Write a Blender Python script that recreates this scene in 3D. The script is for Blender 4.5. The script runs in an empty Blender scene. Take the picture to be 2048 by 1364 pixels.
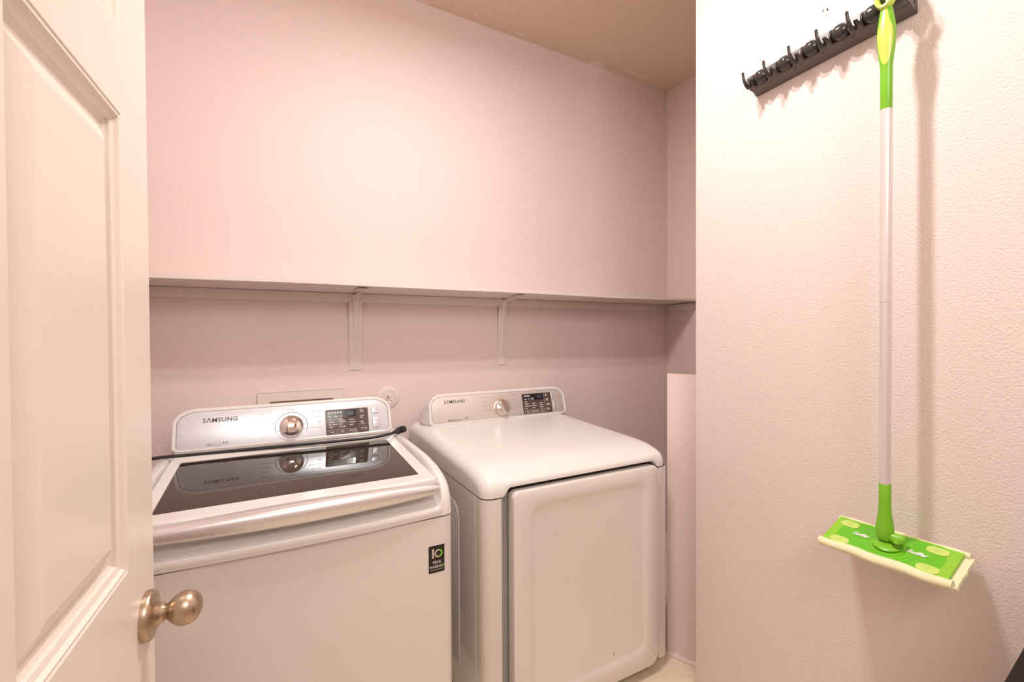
import bpy, bmesh, math, random
from mathutils import Vector, Matrix
random.seed(7)
sc = bpy.context.scene
COL = sc.collection
PI = math.pi

# ------------------------------------------------------------------ camera
EYE = Vector((0, 0, 1.14))
yaw, pit, rol = math.radians(28.4), math.radians(-0.77), math.radians(0.3)
f0 = Vector((math.sin(yaw)*math.cos(pit), math.cos(yaw)*math.cos(pit), math.sin(pit)))
r0 = Vector((math.cos(yaw), -math.sin(yaw), 0)); u0 = r0.cross(f0)
rr = math.cos(rol)*r0 - math.sin(rol)*u0
uu = math.cos(rol)*u0 + math.sin(rol)*r0
cd = bpy.data.cameras.new('camera'); cam = bpy.data.objects.new('camera', cd); COL.objects.link(cam)
cam.matrix_world = Matrix(((rr.x, uu.x, -f0.x, EYE.x), (rr.y, uu.y, -f0.y, EYE.y), (rr.z, uu.z, -f0.z, EYE.z), (0, 0, 0, 1)))
cd.sensor_width = 36; cd.lens = 905/2048*36; cd.clip_start = 0.02
sc.camera = cam

# ------------------------------------------------------------------ world, lights, exposure
w = bpy.data.worlds.new('world'); sc.world = w; w.use_nodes = True
bg = w.node_tree.nodes['Background']; bg.inputs[0].default_value = (1.0, 0.95, 0.91, 1); bg.inputs[1].default_value = 0.45
def lamp(name, kind, loc, energy, color, size, aim=None):
    l = bpy.data.lights.new(name, kind); l.energy = energy; l.color = color
    if kind == 'AREA': l.shape = 'DISK'; l.size = size
    else: l.shadow_soft_size = size
    o = bpy.data.objects.new(name, l); COL.objects.link(o); o.location = loc
    if aim is not None: o.rotation_euler = (Vector(aim)-Vector(loc)).to_track_quat('-Z', 'Y').to_euler()
    return o
lamp('ceiling_bulb', 'AREA', (0.58, 0.78, 2.44), 8.2, (1, .95, .90), .07, (0.60, 0.78, 0))
lamp('ceiling_bulb', 'AREA', (0.46, 0.90, 2.44), 8.2, (1, .95, .90), .07, (0.48, 0.90, 0))
lamp('fill_light', 'AREA', (0.1, -0.8, 2.42), 22, (1, .96, .94), 1.1, (0.4, 1.0, 1.2))  # unseen fill added behind the camera to brighten the room
sc.view_settings.view_transform = 'Standard'; sc.view_settings.look = 'None'
sc.view_settings.gamma = 1; sc.view_settings.use_curve_mapping = False
sc.view_settings.exposure = 0.30

# ------------------------------------------------------------------ materials
def srgb(c):
    return tuple(((x/255)/12.92 if x/255 <= .04045 else ((x/255+.055)/1.055)**2.4) for x in c)
def mat(name, col, rough=.5, metal=0, bump=None, spec=.5, coat=0, aniso=0, var=None):
    """bump = (scale, strength, distance[, stretch]); var = (scale, amount)"""
    m = bpy.data.materials.new(name); m.use_nodes = True
    nt = m.node_tree; b = nt.nodes['Principled BSDF']
    b.inputs['Base Color'].default_value = (*col, 1); b.inputs['Roughness'].default_value = rough
    b.inputs['Metallic'].default_value = metal; b.inputs['Specular IOR Level'].default_value = spec
    b.inputs['Coat Weight'].default_value = coat; b.inputs['Coat Roughness'].default_value = .08
    if aniso: b.inputs['Anisotropic'].default_value = aniso
    tc = nt.nodes.new('ShaderNodeTexCoord')
    if var:
        n = nt.nodes.new('ShaderNodeTexNoise'); n.inputs['Scale'].default_value = var[0]; n.inputs['Detail'].default_value = 4
        nt.links.new(tc.outputs['Object'], n.inputs['Vector'])
        mx = nt.nodes.new('ShaderNodeMix'); mx.data_type = 'RGBA'
        mx.inputs[6].default_value = (*[c*(1-var[1]) for c in col], 1); mx.inputs[7].default_value = (*[min(1, c*(1+var[1])) for c in col], 1)
        nt.links.new(n.outputs['Fac'], mx.inputs[0]); nt.links.new(mx.outputs[2], b.inputs['Base Color'])
    if bump:
        n = nt.nodes.new('ShaderNodeTexNoise'); n.inputs['Scale'].default_value = bump[0]; n.inputs['Detail'].default_value = 3
        src = tc.outputs['Object']
        if len(bump) > 3:
            mp = nt.nodes.new('ShaderNodeMapping'); mp.inputs['Scale'].default_value = bump[3]
            nt.links.new(src, mp.inputs['Vector']); src = mp.outputs['Vector']
        nt.links.new(src, n.inputs['Vector'])
        bp = nt.nodes.new('ShaderNodeBump'); bp.inputs['Strength'].default_value = bump[1]; bp.inputs['Distance'].default_value = bump[2]
        nt.links.new(n.outputs['Fac'], bp.inputs['Height']); nt.links.new(bp.outputs['Normal'], b.inputs['Normal'])
    return m
PINK = (.80, .65, .622)
M = {}
M['wall'] = mat('pink_wall_paint', PINK, .6, bump=(130, .35, .004), var=(2.5, .015))
M['wall_rough'] = mat('orange_peel_wall_paint', (.80, .695, .655), .55, bump=(210, .45, .004), var=(2.5, .015))
M['floor'] = mat('cream_vinyl', (.80, .66, .50), .35, var=(9, .04))
M['shelf'] = mat('shelf_paint', (.78, .68, .63), .5, bump=(60, .12, .002), var=(8, .03))
M['door'] = mat('door_paint', (.84, .76, .69), .33, bump=(26, .35, .0016, (9, 2.4, .8)))
M['white'] = mat('white_enamel', (.77, .72, .68), .17, coat=.4, var=(2, .01))
M['plastic'] = mat('white_plastic', (.80, .765, .735), .28, var=(2, .01))
M['gap'] = mat('dark_gap', (.05, .04, .035), .6, var=(4, .05))
M['grey'] = mat('grey_steel', (.42, .40, .38), .45, var=(4, .03))
M['silver'] = mat('silver_panel', (.72, .75, .80), .32, .55, bump=(300, .03, .0005, (1, 30, 30)))
M['silver_reflect'] = mat('silver_panel_warm_reflect', (.76, .71, .67), .32, .5, bump=(300, .03, .0005, (1, 30, 30)))  # same silver, with the dryer console's warmer reflection put into its colour
M['handle'] = mat('brushed_aluminium', (.80, .79, .78), .30, .75, bump=(120, .04, .0005, (1, 30, 30)))
M['chrome'] = mat('chrome', (.86, .84, .82), .06, 1, var=(3, .01))
M['satin'] = mat('satin_metal', (.72, .66, .62), .25, .9, var=(3, .02))
M['glass'] = mat('smoked_glass', (.035, .022, .016), .035, 0, spec=.42, var=(5, .3))
M['brownpanel'] = mat('brown_touch_panel', (.10, .07, .06), .22, var=(3, .05))
M['black'] = mat('black_display', (.012, .012, .014), .12, var=(3, .1))
M['rubber'] = mat('black_rubber', (.022, .020, .019), .45, bump=(200, .1, .0005))
M['rackp'] = mat('dark_rack_plastic', (.105, .085, .075), .40, bump=(260, .12, .0005))
M['ball'] = mat('glossy_black_roller', (.045, .040, .038), .16, bump=(90, .2, .0008, (1, 1, 5)))
M['green'] = mat('green_plastic', (.20, .52, .022), .30, var=(6, .04))
M['lime'] = mat('lime_plastic', (.58, .72, .12), .32, var=(6, .04))
M['board'] = mat('green_mop_board', (.13, .50, .015), .25, var=(6, .04))
M['boardend'] = mat('light_green_mop_board', (.26, .58, .03), .33, var=(6, .04))
M['grip'] = mat('pale_green_rubber', (.55, .70, .16), .5, var=(40, .05))
M['cloth'] = mat('cream_wipe_cloth', (.82, .78, .50), .85, bump=(180, .6, .002), var=(20, .05))
M['tube'] = mat('pearl_silver_tube', (.76, .72, .71), .32, .35, var=(3, .01))
M['bronze'] = mat('antique_nickel', (.50, .39, .29), .33, 1, bump=(200, .06, .0004), var=(12, .08))
M['ink'] = mat('grey_print', (.07, .065, .065), .5, var=(3, .02))
M['inkL'] = mat('faint_grey_print', (.38, .37, .37), .5, var=(3, .02))
M['inkW'] = mat('white_print', (.85, .82, .78), .5, var=(3, .02))
M['inkO'] = mat('orange_print', (.85, .34, .12), .5, var=(3, .02))
M['stk'] = mat('sticker_black', (.010, .006, .006), .3, var=(3, .1))
M['stkW'] = mat('sticker_silver', (.62, .57, .52), .35, var=(3, .02))
M['stkG'] = mat('sticker_green', (.22, .72, .04), .35, var=(3, .02))
M['rust'] = mat('rusty_spots', (.30, .18, .09), .8, var=(150, .5))
M['brownbox'] = mat('brown_recess', (.34, .22, .15), .7, var=(5, .05))
M['metal'] = mat('prong_metal', (.7, .62, .5), .3, 1, var=(3, .02))
M['trim'] = mat('painted_trim', (.74, .58, .53), .45, bump=(60, .2, .002), var=(4, .02))
M['bulk'] = mat('hamper_black', (.02, .015, .014), .5, bump=(60, .2, .002))
def ceiling_mat():
    m = mat('ceiling_paint', (.75, .60, .48), .8, bump=(110, .2, .003))
    nt = m.node_tree; b = nt.nodes['Principled BSDF']
    tc = nt.nodes.new('ShaderNodeTexCoord'); sep = nt.nodes.new('ShaderNodeSeparateXYZ'); nt.links.new(tc.outputs['Object'], sep.inputs[0])
    # smears of wall paint where the wall was cut in, close to the corner
    n = nt.nodes.new('ShaderNodeTexNoise'); n.inputs['Scale'].default_value = 7.5; n.inputs['Detail'].default_value = 1
    mp = nt.nodes.new('ShaderNodeMapping'); mp.inputs['Scale'].default_value = (1, 3.2, 1); mp.inputs['Location'].default_value = (.37, .2, 0)
    nt.links.new(tc.outputs['Object'], mp.inputs[0]); nt.links.new(mp.outputs[0], n.inputs['Vector'])
    near = nt.nodes.new('ShaderNodeMath'); near.operation = 'GREATER_THAN'; near.inputs[1].default_value = 1.80; nt.links.new(sep.outputs[1], near.inputs[0])
    th = nt.nodes.new('ShaderNodeMath'); th.operation = 'GREATER_THAN'; th.inputs[1].default_value = .62; nt.links.new(n.outputs['Fac'], th.inputs[0])
    mul = nt.nodes.new('ShaderNodeMath'); mul.operation = 'MULTIPLY'; nt.links.new(near.outputs[0], mul.inputs[0]); nt.links.new(th.outputs[0], mul.inputs[1])
    mx = nt.nodes.new('ShaderNodeMix'); mx.data_type = 'RGBA'; mx.inputs[6].default_value = (.75, .60, .48, 1); mx.inputs[7].default_value = (.84, .70, .65, 1)
    nt.links.new(mul.outputs[0], mx.inputs[0]); nt.links.new(mx.outputs[2], b.inputs['Base Color'])
    return m
M['ceil'] = ceiling_mat()

# ------------------------------------------------------------------ helpers
def link(name, bm, m, parent=None, smooth=40, recalc=True):
    if recalc: bmesh.ops.recalc_face_normals(bm, faces=bm.faces[:])
    me = bpy.data.meshes.new(name); bm.to_mesh(me); bm.free()
    me.materials.append(m)
    if smooth:
        me.polygons.foreach_set('use_smooth', [True]*len(me.polygons)); me.set_sharp_from_angle(angle=math.radians(smooth))
    o = bpy.data.objects.new(name, me); COL.objects.link(o)
    if parent is not None:
        o.parent = parent
        o.matrix_parent_inverse = WM[parent.name].inverted()
    return o
WM = {}
def empty(name, loc, label=None, cat=None, group=None, kind=None):
    o = bpy.data.objects.new(name, None); COL.objects.link(o); o.location = loc; o.empty_display_size = .1
    WM[o.name] = Matrix.Translation(loc)
    tag(o, label, cat, group, kind); return o
def tag(o, label=None, cat=None, group=None, kind=None):
    if label: o['label'] = label
    if cat: o['category'] = cat
    if group: o['group'] = group
    if kind: o['kind'] = kind
    if o.name not in WM: WM[o.name] = Matrix.Identity(4)
    return o
def sub(o):
    WM[o.name] = Matrix.Identity(4); return o       # allow children on a mesh part built in world coordinates
def box(bm, a, b, bev=0, seg=2, edges=None):
    x0, y0, z0 = a; x1, y1, z1 = b
    vs = [bm.verts.new(p) for p in ((x0, y0, z0), (x1, y0, z0), (x1, y1, z0), (x0, y1, z0), (x0, y0, z1), (x1, y0, z1), (x1, y1, z1), (x0, y1, z1))]
    fs = [bm.faces.new([vs[i] for i in f]) for f in ((3, 2, 1, 0), (4, 5, 6, 7), (0, 1, 5, 4), (1, 2, 6, 5), (2, 3, 7, 6), (3, 0, 4, 7))]
    if bev:
        es = list({e for f in fs for e in f.edges})
        if edges: es = [e for e in es if edges((e.verts[0].co+e.verts[1].co)/2, (e.verts[0].co-e.verts[1].co).normalized())]
        bmesh.ops.bevel(bm, geom=es, offset=bev, segments=seg, profile=.5, affect='EDGES')
    return bm
def BX(name, a, b, m, parent=None, bev=0, seg=2, edges=None):
    return link(name, box(bmesh.new(), a, b, bev, seg, edges), m, parent)
def prism(bm, pts, z0, z1):
    """pts in XY, extruded in Z"""
    lo = [bm.verts.new((x, y, z0)) for x, y in pts]; hi = [bm.verts.new((x, y, z1)) for x, y in pts]
    n = len(pts)
    bm.faces.new(lo[::-1]); bm.faces.new(hi)
    for i in range(n): bm.faces.new((lo[i], lo[(i+1) % n], hi[(i+1) % n], hi[i]))
    return bm
class Frame:
    """a local frame: origin, u (right), v (up), n (out)"""
    def __init__(s, o, u, v):
        s.o = Vector(o); s.u = Vector(u).normalized(); s.v = Vector(v).normalized(); s.n = s.u.cross(s.v)
    def p(s, a, b, c=0): return s.o + s.u*a + s.v*b + s.n*c
    def mat(s): 
        m = Matrix((s.u, s.v, s.n)).transposed().to_4x4(); m.translation = s.o; return m
def rrect(x0, y0, x1, y1, rx, ry=None, seg=8, corners=(1, 1, 1, 1)):
    """rounded rectangle ccw from bottom-left; corners = bl, br, tr, tl multipliers"""
    ry = rx if ry is None else ry; pts = []
    for k, (cx, cy, sx, sy, a0) in enumerate(((x0, y0, 1, 1, PI), (x1, y0, -1, 1, 1.5*PI), (x1, y1, -1, -1, 0), (x0, y1, 1, -1, .5*PI))):
        a, b = rx*corners[k], ry*corners[k]
        for i in range(seg+1):
            t = a0 + .5*PI*i/seg
            pts.append((cx+sx*a+math.cos(t)*a, cy+sy*b+math.sin(t)*b))
    return pts
def slab(bm, F, pts, c0, c1, bev=0):
    """outline pts in the frame plane, from height c0 to c1 along the normal, front edge rounded"""
    n = len(pts); cx = sum(p[0] for p in pts)/n; cy = sum(p[1] for p in pts)/n
    def ring(ins, c):
        out = []
        for i in range(n):
            a, b, d = pts[i-1], pts[i], pts[(i+1) % n]
            tx, ty = d[0]-a[0], d[1]-a[1]; l = math.hypot(tx, ty) or 1
            out.append(bm.verts.new(F.p(b[0]-ty/l*ins, b[1]+tx/l*ins, c)))
        return out
    rings = [ring(0, c0)]
    if bev:
        for k in range(4):
            t = .5*PI*k/3; rings.append(ring(bev*(1-math.cos(t)), c1-bev+bev*math.sin(t)))
    else: rings.append(ring(0, c1))
    bm.faces.new(rings[0][::-1]); bm.faces.new(rings[-1])
    for a, b in zip(rings, rings[1:]):
        for i in range(n): bm.faces.new((a[i], a[(i+1) % n], b[(i+1) % n], b[i]))
    return bm
def frame_ring(bm, F, outer, inner, c0, c1):
    n = len(outer)
    A = [bm.verts.new(F.p(x, y, c0)) for x, y in outer]; B = [bm.verts.new(F.p(x, y, c1)) for x, y in outer]
    D = [bm.verts.new(F.p(x, y, c1)) for x, y in inner]; E_ = [bm.verts.new(F.p(x, y, c0)) for x, y in inner]
    for i in range(n):
        j = (i+1) % n
        bm.faces.new((A[i], A[j], B[j], B[i])); bm.faces.new((B[i], B[j], D[j], D[i])); bm.faces.new((D[i], D[j], E_[j], E_[i])); bm.faces.new((E_[i], E_[j], A[j], A[i]))
    return bm
def outline_rect(bm, F, x0, y0, x1, y1, t, c0, c1, r=.002):
    return frame_ring(bm, F, rrect(x0, y0, x1, y1, r, seg=3), rrect(x0+t, y0+t, x1-t, y1-t, max(r-t, .0003), seg=3), c0, c1)
def lathe(bm, prof, F, seg=40, sx=1, sy=1):
    """prof = (radius, height) about the frame normal"""
    rings = []
    for r, h in prof:
        rings.append([bm.verts.new(F.p(r*sx*math.cos(2*PI*i/seg), r*sy*math.sin(2*PI*i/seg), h)) for i in range(seg)])
    for a, b in zip(rings, rings[1:]):
        for i in range(seg): bm.faces.new((a[i], a[(i+1) % seg], b[(i+1) % seg], b[i]))
    bm.faces.new(rings[0][::-1]); bm.faces.new(rings[-1])
    return bm
def tube(bm, pts, rad, seg=12, flat=1, up=(0, 0, 1)):
    """pts = 3d points, rad = number or list"""
    pts = [Vector(p) for p in pts]; n = len(pts); rings = []
    for i, p in enumerate(pts):
        t = (pts[min(i+1, n-1)]-pts[max(i-1, 0)]).normalized()
        a = t.cross(Vector(up)); a = a.normalized() if a.length > 1e-4 else t.cross(Vector((1, 0, 0))).normalized()
        b = a.cross(t); r = rad[i] if isinstance(rad, (list, tuple)) else rad
        rings.append([bm.verts.new(p + a*r*math.cos(2*PI*k/seg) + b*r*flat*math.sin(2*PI*k/seg)) for k in range(seg)])
    for a, b in zip(rings, rings[1:]):
        for i in range(seg): bm.faces.new((a[i], a[(i+1) % seg], b[(i+1) % seg], b[i]))
    bm.faces.new(rings[0][::-1]); bm.faces.new(rings[-1])
    return bm
def smoothpath(P, n=8):
    P = [Vector(p) for p in P]; out = []
    for i in range(len(P)-1):
        p0 = P[max(i-1, 0)]; p1 = P[i]; p2 = P[i+1]; p3 = P[min(i+2, len(P)-1)]
        for k in range(n):
            t = k/n
            out.append(.5*((2*p1)+(p2-p0)*t+(2*p0-5*p1+4*p2-p3)*t*t+(3*p1-p0-3*p2+p3)*t**3))
    out.append(P[-1]); return out
def text_bm(bm, s, F, x, y, size, align='LEFT', depth=.0003, c=.0004, sx=1, shear=0, space=1, bold=0):
    cu = bpy.data.curves.new('t', 'FONT'); cu.body = s; cu.size = size; cu.align_x = align; cu.align_y = 'CENTER'
    cu.resolution_u = 2; cu.extrude = depth/2; cu.shear = shear; cu.space_character = space; cu.offset = bold
    o = bpy.data.objects.new('t', cu); COL.objects.link(o)
    dg = bpy.context.evaluated_depsgraph_get(); me = bpy.data.meshes.new_from_object(o.evaluated_get(dg))
    me.transform(F.mat() @ Matrix.Translation((x, y, c)) @ Matrix.Diagonal((sx, 1, 1, 1)))
    bm.from_mesh(me); bpy.data.objects.remove(o); bpy.data.meshes.remove(me); bpy.data.curves.remove(cu)
    return bm
def smst(a, b, x):
    t = min(1, max(0, (x-a)/(b-a))); return t*t*(3-2*t)
def loft_cover(cols, prof, x0, x1, r, rc, zb, yback):
    """moulded appliance top: a profile (y,z list) per column, rounded at both sides, closed to a flat bottom"""
    bm = bmesh.new(); grid = []
    yf = min(p[0] for p in prof((x0+x1)/2) )
    for x in cols:
        P = prof(x); d = min(x-x0, x1-x); col = []
        dz = (r-math.sqrt(max(0, r*r-(r-d)**2))) if d < r else 0
        dy = (rc-math.sqrt(max(0, rc*rc-(rc-d)**2))) if d < rc else 0
        for y, z in P:
            k = min(1, max(0, (z-zb)/r)); wy = max(0, 1-(y-yf)/.10)
            col.append(bm.verts.new((x, min(y+dy*wy, yback), max(zb, z-dz*k))))
        grid.append(col)
    n = len(grid[0])
    for a, b in zip(grid, grid[1:]):
        for i in range(n-1): bm.faces.new((a[i], b[i], b[i+1], a[i+1]))
    # side walls, back wall and bottom
    def low(v): return bm.verts.new((v.co.x, v.co.y, zb-.0005))
    L = [[low(c[0])] for c in grid]
    for a, b, la, lb in zip(grid, grid[1:], L, L[1:]): bm.faces.new((a[0], la[0], lb[0], b[0]))
    Bk = [low(c[-1]) for c in grid]
    for i in range(len(grid)-1): bm.faces.new((grid[i][-1], grid[i+1][-1], Bk[i+1], Bk[i]))
    for c, l, b in ((grid[0], L[0][0], Bk[0]), (grid[-1], L[-1][0], Bk[-1])):
        row = [l]+[low(v) for v in c[1:-1]]+[b]
        for i in range(n-1): bm.faces.new((c[i], c[i+1], row[i+1], row[i]))
    bmesh.ops.remove_doubles(bm, verts=bm.verts[:], dist=1e-5)
    return bm
def lerp_prof(pa, pb, t): return [(a[0]*(1-t)+b[0]*t, a[1]*(1-t)+b[1]*t) for a, b in zip(pa, pb)]
def dense(x0, x1, r, extra=(), n=24):
    xs = set()
    for k in range(9): t = .5*PI*k/8; xs.add(round(x0+r*(1-math.cos(t)), 5)); xs.add(round(x1-r*(1-math.cos(t)), 5))
    for k in range(n+1): xs.add(round(x0+r+(x1-x0-2*r)*k/n, 5))
    for e in extra: xs.add(round(e, 5))
    return sorted(xs)

# ------------------------------------------------------------------ room
YW, XR, XM, YM = 1.85, 2.006, 1.205, .9945      # back wall, alcove side wall, near right wall, its free end
XL = -.42
def ceil_z(x): return 2.531-.0105*x
S = lambda o: tag(o, kind='structure')
S(BX('wall_back', (XL-.1, YW, 0), (XR+.1, YW+.1, 2.56), M['wall']))
S(BX('wall_alcove', (XR, YM, 0), (XR+.1, YW, 2.56), M['wall']))
S(link('wall_right', box(box(bmesh.new(), (XM, -1.6, 0), (XM+.12, YM, 2.56), .004, 2, lambda c, d: abs(d.z) > .9), (XM+.10, YM-.1, 0), (XR+.1, YM, 2.56)), M['wall_rough']))
S(BX('wall_left', (XL-.1, -1.6, 0), (XL, YW, 2.56), M['wall']))
S(BX('wall_rear', (XL-.1, -1.7, 0), (XM+.12, -1.6, 2.56), M['wall_rough']))
S(BX('floor', (XL-.1, -1.7, -.06), (XR+.1, YW+.1, 0), M['floor']))
bm = bmesh.new()
vs = [bm.verts.new((x, y, ceil_z(x)+dz)) for dz in (0, .05) for x, y in ((XL-.1, -1.7), (XR+.1, -1.7), (XR+.1, YW+.1), (XL-.1, YW+.1))]
for f in ((0, 1, 2, 3), (7, 6, 5, 4), (0, 4, 5, 1), (1, 5, 6, 2), (2, 6, 7, 3), (3, 7, 4, 0)): bm.faces.new([vs[i] for i in f])
S(link('ceiling', bm, M['ceil']))
# added panel closing the gap beside the dryer, top edge imitating a shadow line
A_ = Vector((1.2445, 1.1475, 0)); B_ = Vector((1.2825, 1.0560, 0))
S(link('added_low_panel', prism(bmesh.new(), [(B_.x, B_.y), (1.295, 1.03), (1.307, 1.035), (B_.x+.012, B_.y+.006), (A_.x+.010, A_.y+.006), (A_.x, A_.y)], 0, 1.0), M['wall']))
d_ = (A_-B_).normalized(); nrm = Vector((-d_.y, d_.x, 0)).normalized(); nrm = nrm if nrm.x < 0 else -nrm
bm = bmesh.new(); prof = [(0, 0), (.012, 0), (.0115, .005), (.009, .009), (.005, .0118), (0, .0125)]
ends = []
for p in (B_+Vector((.002, -.004, 0))-d_*.0, A_): ends.append([bm.verts.new(p+nrm*a+Vector((0, 0, b))) for a, b in prof])
for i in range(len(prof)): j = (i+1) % len(prof); bm.faces.new((ends[0][i], ends[0][j], ends[1][j], ends[1][i]))
bm.faces.new(ends[0]); bm.faces.new(ends[1][::-1])
S(link('baseboard_right', bm, M['trim']))

# ------------------------------------------------------------------ shelf with cleats and brackets
sh = empty('wall_shelf', (0.6, YW, 1.30), 'long pale painted shelf board spanning the pink alcove above both machines', 'shelf')
bm = bmesh.new(); N = 40; rows = []
for i in range(N+1):
    x = XL+(XR-XL)*i/N; sag = .0016*math.sin(x*3.1)+.001*math.sin(x*7+1) ; yf = 1.640-.016*(x+.3)/2.3
    rows.append([bm.verts.new(p) for p in ((x, yf, 1.3125+sag), (x, yf, 1.3235+sag), (x, YW, 1.322), (x, YW, 1.304))])
for a, b in zip(rows, rows[1:]):
    for k in range(4): bm.faces.new((a[k], b[k], b[(k+1) % 4], a[(k+1) % 4]))
bm.faces.new(rows[0]); bm.faces.new(rows[-1][::-1])
link('board', bm, M['shelf'], sh, 30)
BX('cleat', (XL, YW-.018, 1.2690), (XR, YW, 1.3035), M['shelf'], sh, .001)
BX('cleat', (XR-.018, 1.66, 1.2690), (XR, YW-.018, 1.3035), M['shelf'], sh, .001)
for bx, wd, zb, lb in ((.303, .0245, 1.0058, 'painted steel shelf bracket above the washer, the left one'), (.949, .0225, 1.0045, 'painted steel shelf bracket above the dryer, the right one')):
    t = empty('shelf_bracket', (bx, YW, 1.30), lb, 'bracket', 'brackets under the shelf')
    F = Frame((bx, YW, 0), (1, 0, 0), (0, 0, 1))       # n = -Y, out of the wall
    def plate(prof, ws, th, name, sm=40):
        bm = bmesh.new(); prev = None
        for (y, z), w_ in zip(prof, ws):
            ring = [bm.verts.new((bx+p*w_, y-q*th, z)) for p, q in ((-1, 0), (-1, .8), (-.93, 1), (.93, 1), (1, .8), (1, 0))]
            if prev:
                for i in range(6): bm.faces.new((prev[i], prev[(i+1) % 6], ring[(i+1) % 6], ring[i]))
            else: bm.faces.new(ring)
            prev = ring
        bm.faces.new(prev[::-1]); return link(name, bm, M['shelf'], t, sm)
    zz = [zb, zb+.08, 1.20, 1.255, 1.270, 1.285, 1.3035]; yy = [0, .001, .004, .012, .0185, .0185, .0185]
    plate([(YW-y, z) for y, z in zip(yy, zz)], [wd]*7, .0035, 'wall_leg')
    # centre web: wide and deep at the top, dying out toward the foot
    bm = bmesh.new(); prev = None; K = 24
    for k in range(K+1):
        s_ = k/K; z = zb+.024+s_*(1.2985-zb-.024); y0_ = YW-.0035-(.0 if z < 1.2 else .0185*smst(1.2, 1.27, z)); hw = wd*(.10+.50*s_); dep = .0015+.0095*s_**1.3
        if s_ > .93: dep += .012*(s_-.93)/.07
        ring = [bm.verts.new((bx+p*hw, y0_-q*dep, z)) for p, q in ((-1, -.2), (-.8, .75), (-.45, 1), (.45, 1), (.8, .75), (1, -.2))]
        if prev:
            for i in range(5): bm.faces.new((prev[i], prev[i+1], ring[i+1], ring[i]))
        prev = ring
    bm.faces.new(prev)
    link('web', bm, M['shelf'], t, 60)
    bm = bmesh.new(); slab(bm, Frame((bx, YW-.0185, 1.3050), (1, 0, 0), (0, -1, 0)), rrect(-wd*.75, 0, wd*.75, .165, .010, seg=5, corners=(.1, .1, 1, 1)), 0, -.0035)
    link('shelf_arm', bm, M['shelf'], t)
    bm = bmesh.new(); P = smoothpath([(bx, YW-.030, 1.285), (bx, YW-.042, 1.2945), (bx, YW-.085, 1.3000), (bx, YW-.150, 1.3025)], 6); tube(bm, P, [wd*.55*(1-.55*k/len(P)) for k in range(len(P))], 12, .42, (1, 0, 0)); link('arm_rib', bm, M['shelf'], t, 60)
    for (sx, sz, out) in ((0, zb+.0125, .003), (wd*.74, 1.279, .0218), (-wd*.78, 1.273, .0218)):
        bm = bmesh.new(); Fs = Frame((bx+sx, YW-out, sz), (1, 0, 0), (0, 0, 1))
        lathe(bm, [(.0048, -.001), (.0048, .0008), (.003, .0022), (.0012, .0022), (.001, .001)], Fs, 16)
        link('screw', bm, M['shelf'], t)

# ------------------------------------------------------------------ recessed outlet box and round cover on the wall
t = empty('outlet_box', (.113, YW, .82), 'flat cream recessed wall box half hidden behind the washer console', 'outlet box')
F = Frame((0, YW, 0), (1, 0, 0), (0, 0, 1))
bm = bmesh.new(); frame_ring(bm, F, rrect(-.0335, .70, .2598, .9405, .003, seg=3), rrect(.006, .72, .2195, .9035, .002, seg=3), 0, .006); link('face_frame', bm, M['shelf'], t)
bm = bmesh.new(); outline_rect(bm, F, -.0335, .70, .2598, .9405, .004, .006, .0075); link('rim', bm, M['shelf'], t)
bm = bmesh.new(); slab(bm, F, rrect(.006, .72, .2195, .9035, .002, seg=3), .0004, .0016); link('recess_back', bm, M['brownbox'], t)
t = empty('round_cover', (.427, YW, .889), 'round cream wall cover plate with rusty centre between washer and dryer consoles', 'cover plate')
Fc = Frame((.427, YW, .889), (1, 0, 0), (0, 0, 1))
bm = bmesh.new(); lathe(bm, [(.0445, 0), (.0445, .003), (.0425, .0048), (.029, .0055), (.0285, .0040), (.027, .0040), (.0265, .0058), (.0, .0062)][:-1]+[(.001, .0062)], Fc, 56); link('plate', bm, M['shelf'], t)
bm = bmesh.new()
rs = random.Random(3)
for k in range(26):
    a, b = rs.gauss(0, .0062), rs.gauss(0, .0055); s = rs.uniform(.0010, .0022)
    lathe(bm, [(s, 0), (s*.8, .0006)], Frame(Fc.p(a, b, .0063), (1, 0, 0), (0, 0, 1)), 7, 1, rs.uniform(.5, 1))
o = link('rust_flakes', bm, M['rust'], t)

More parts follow.
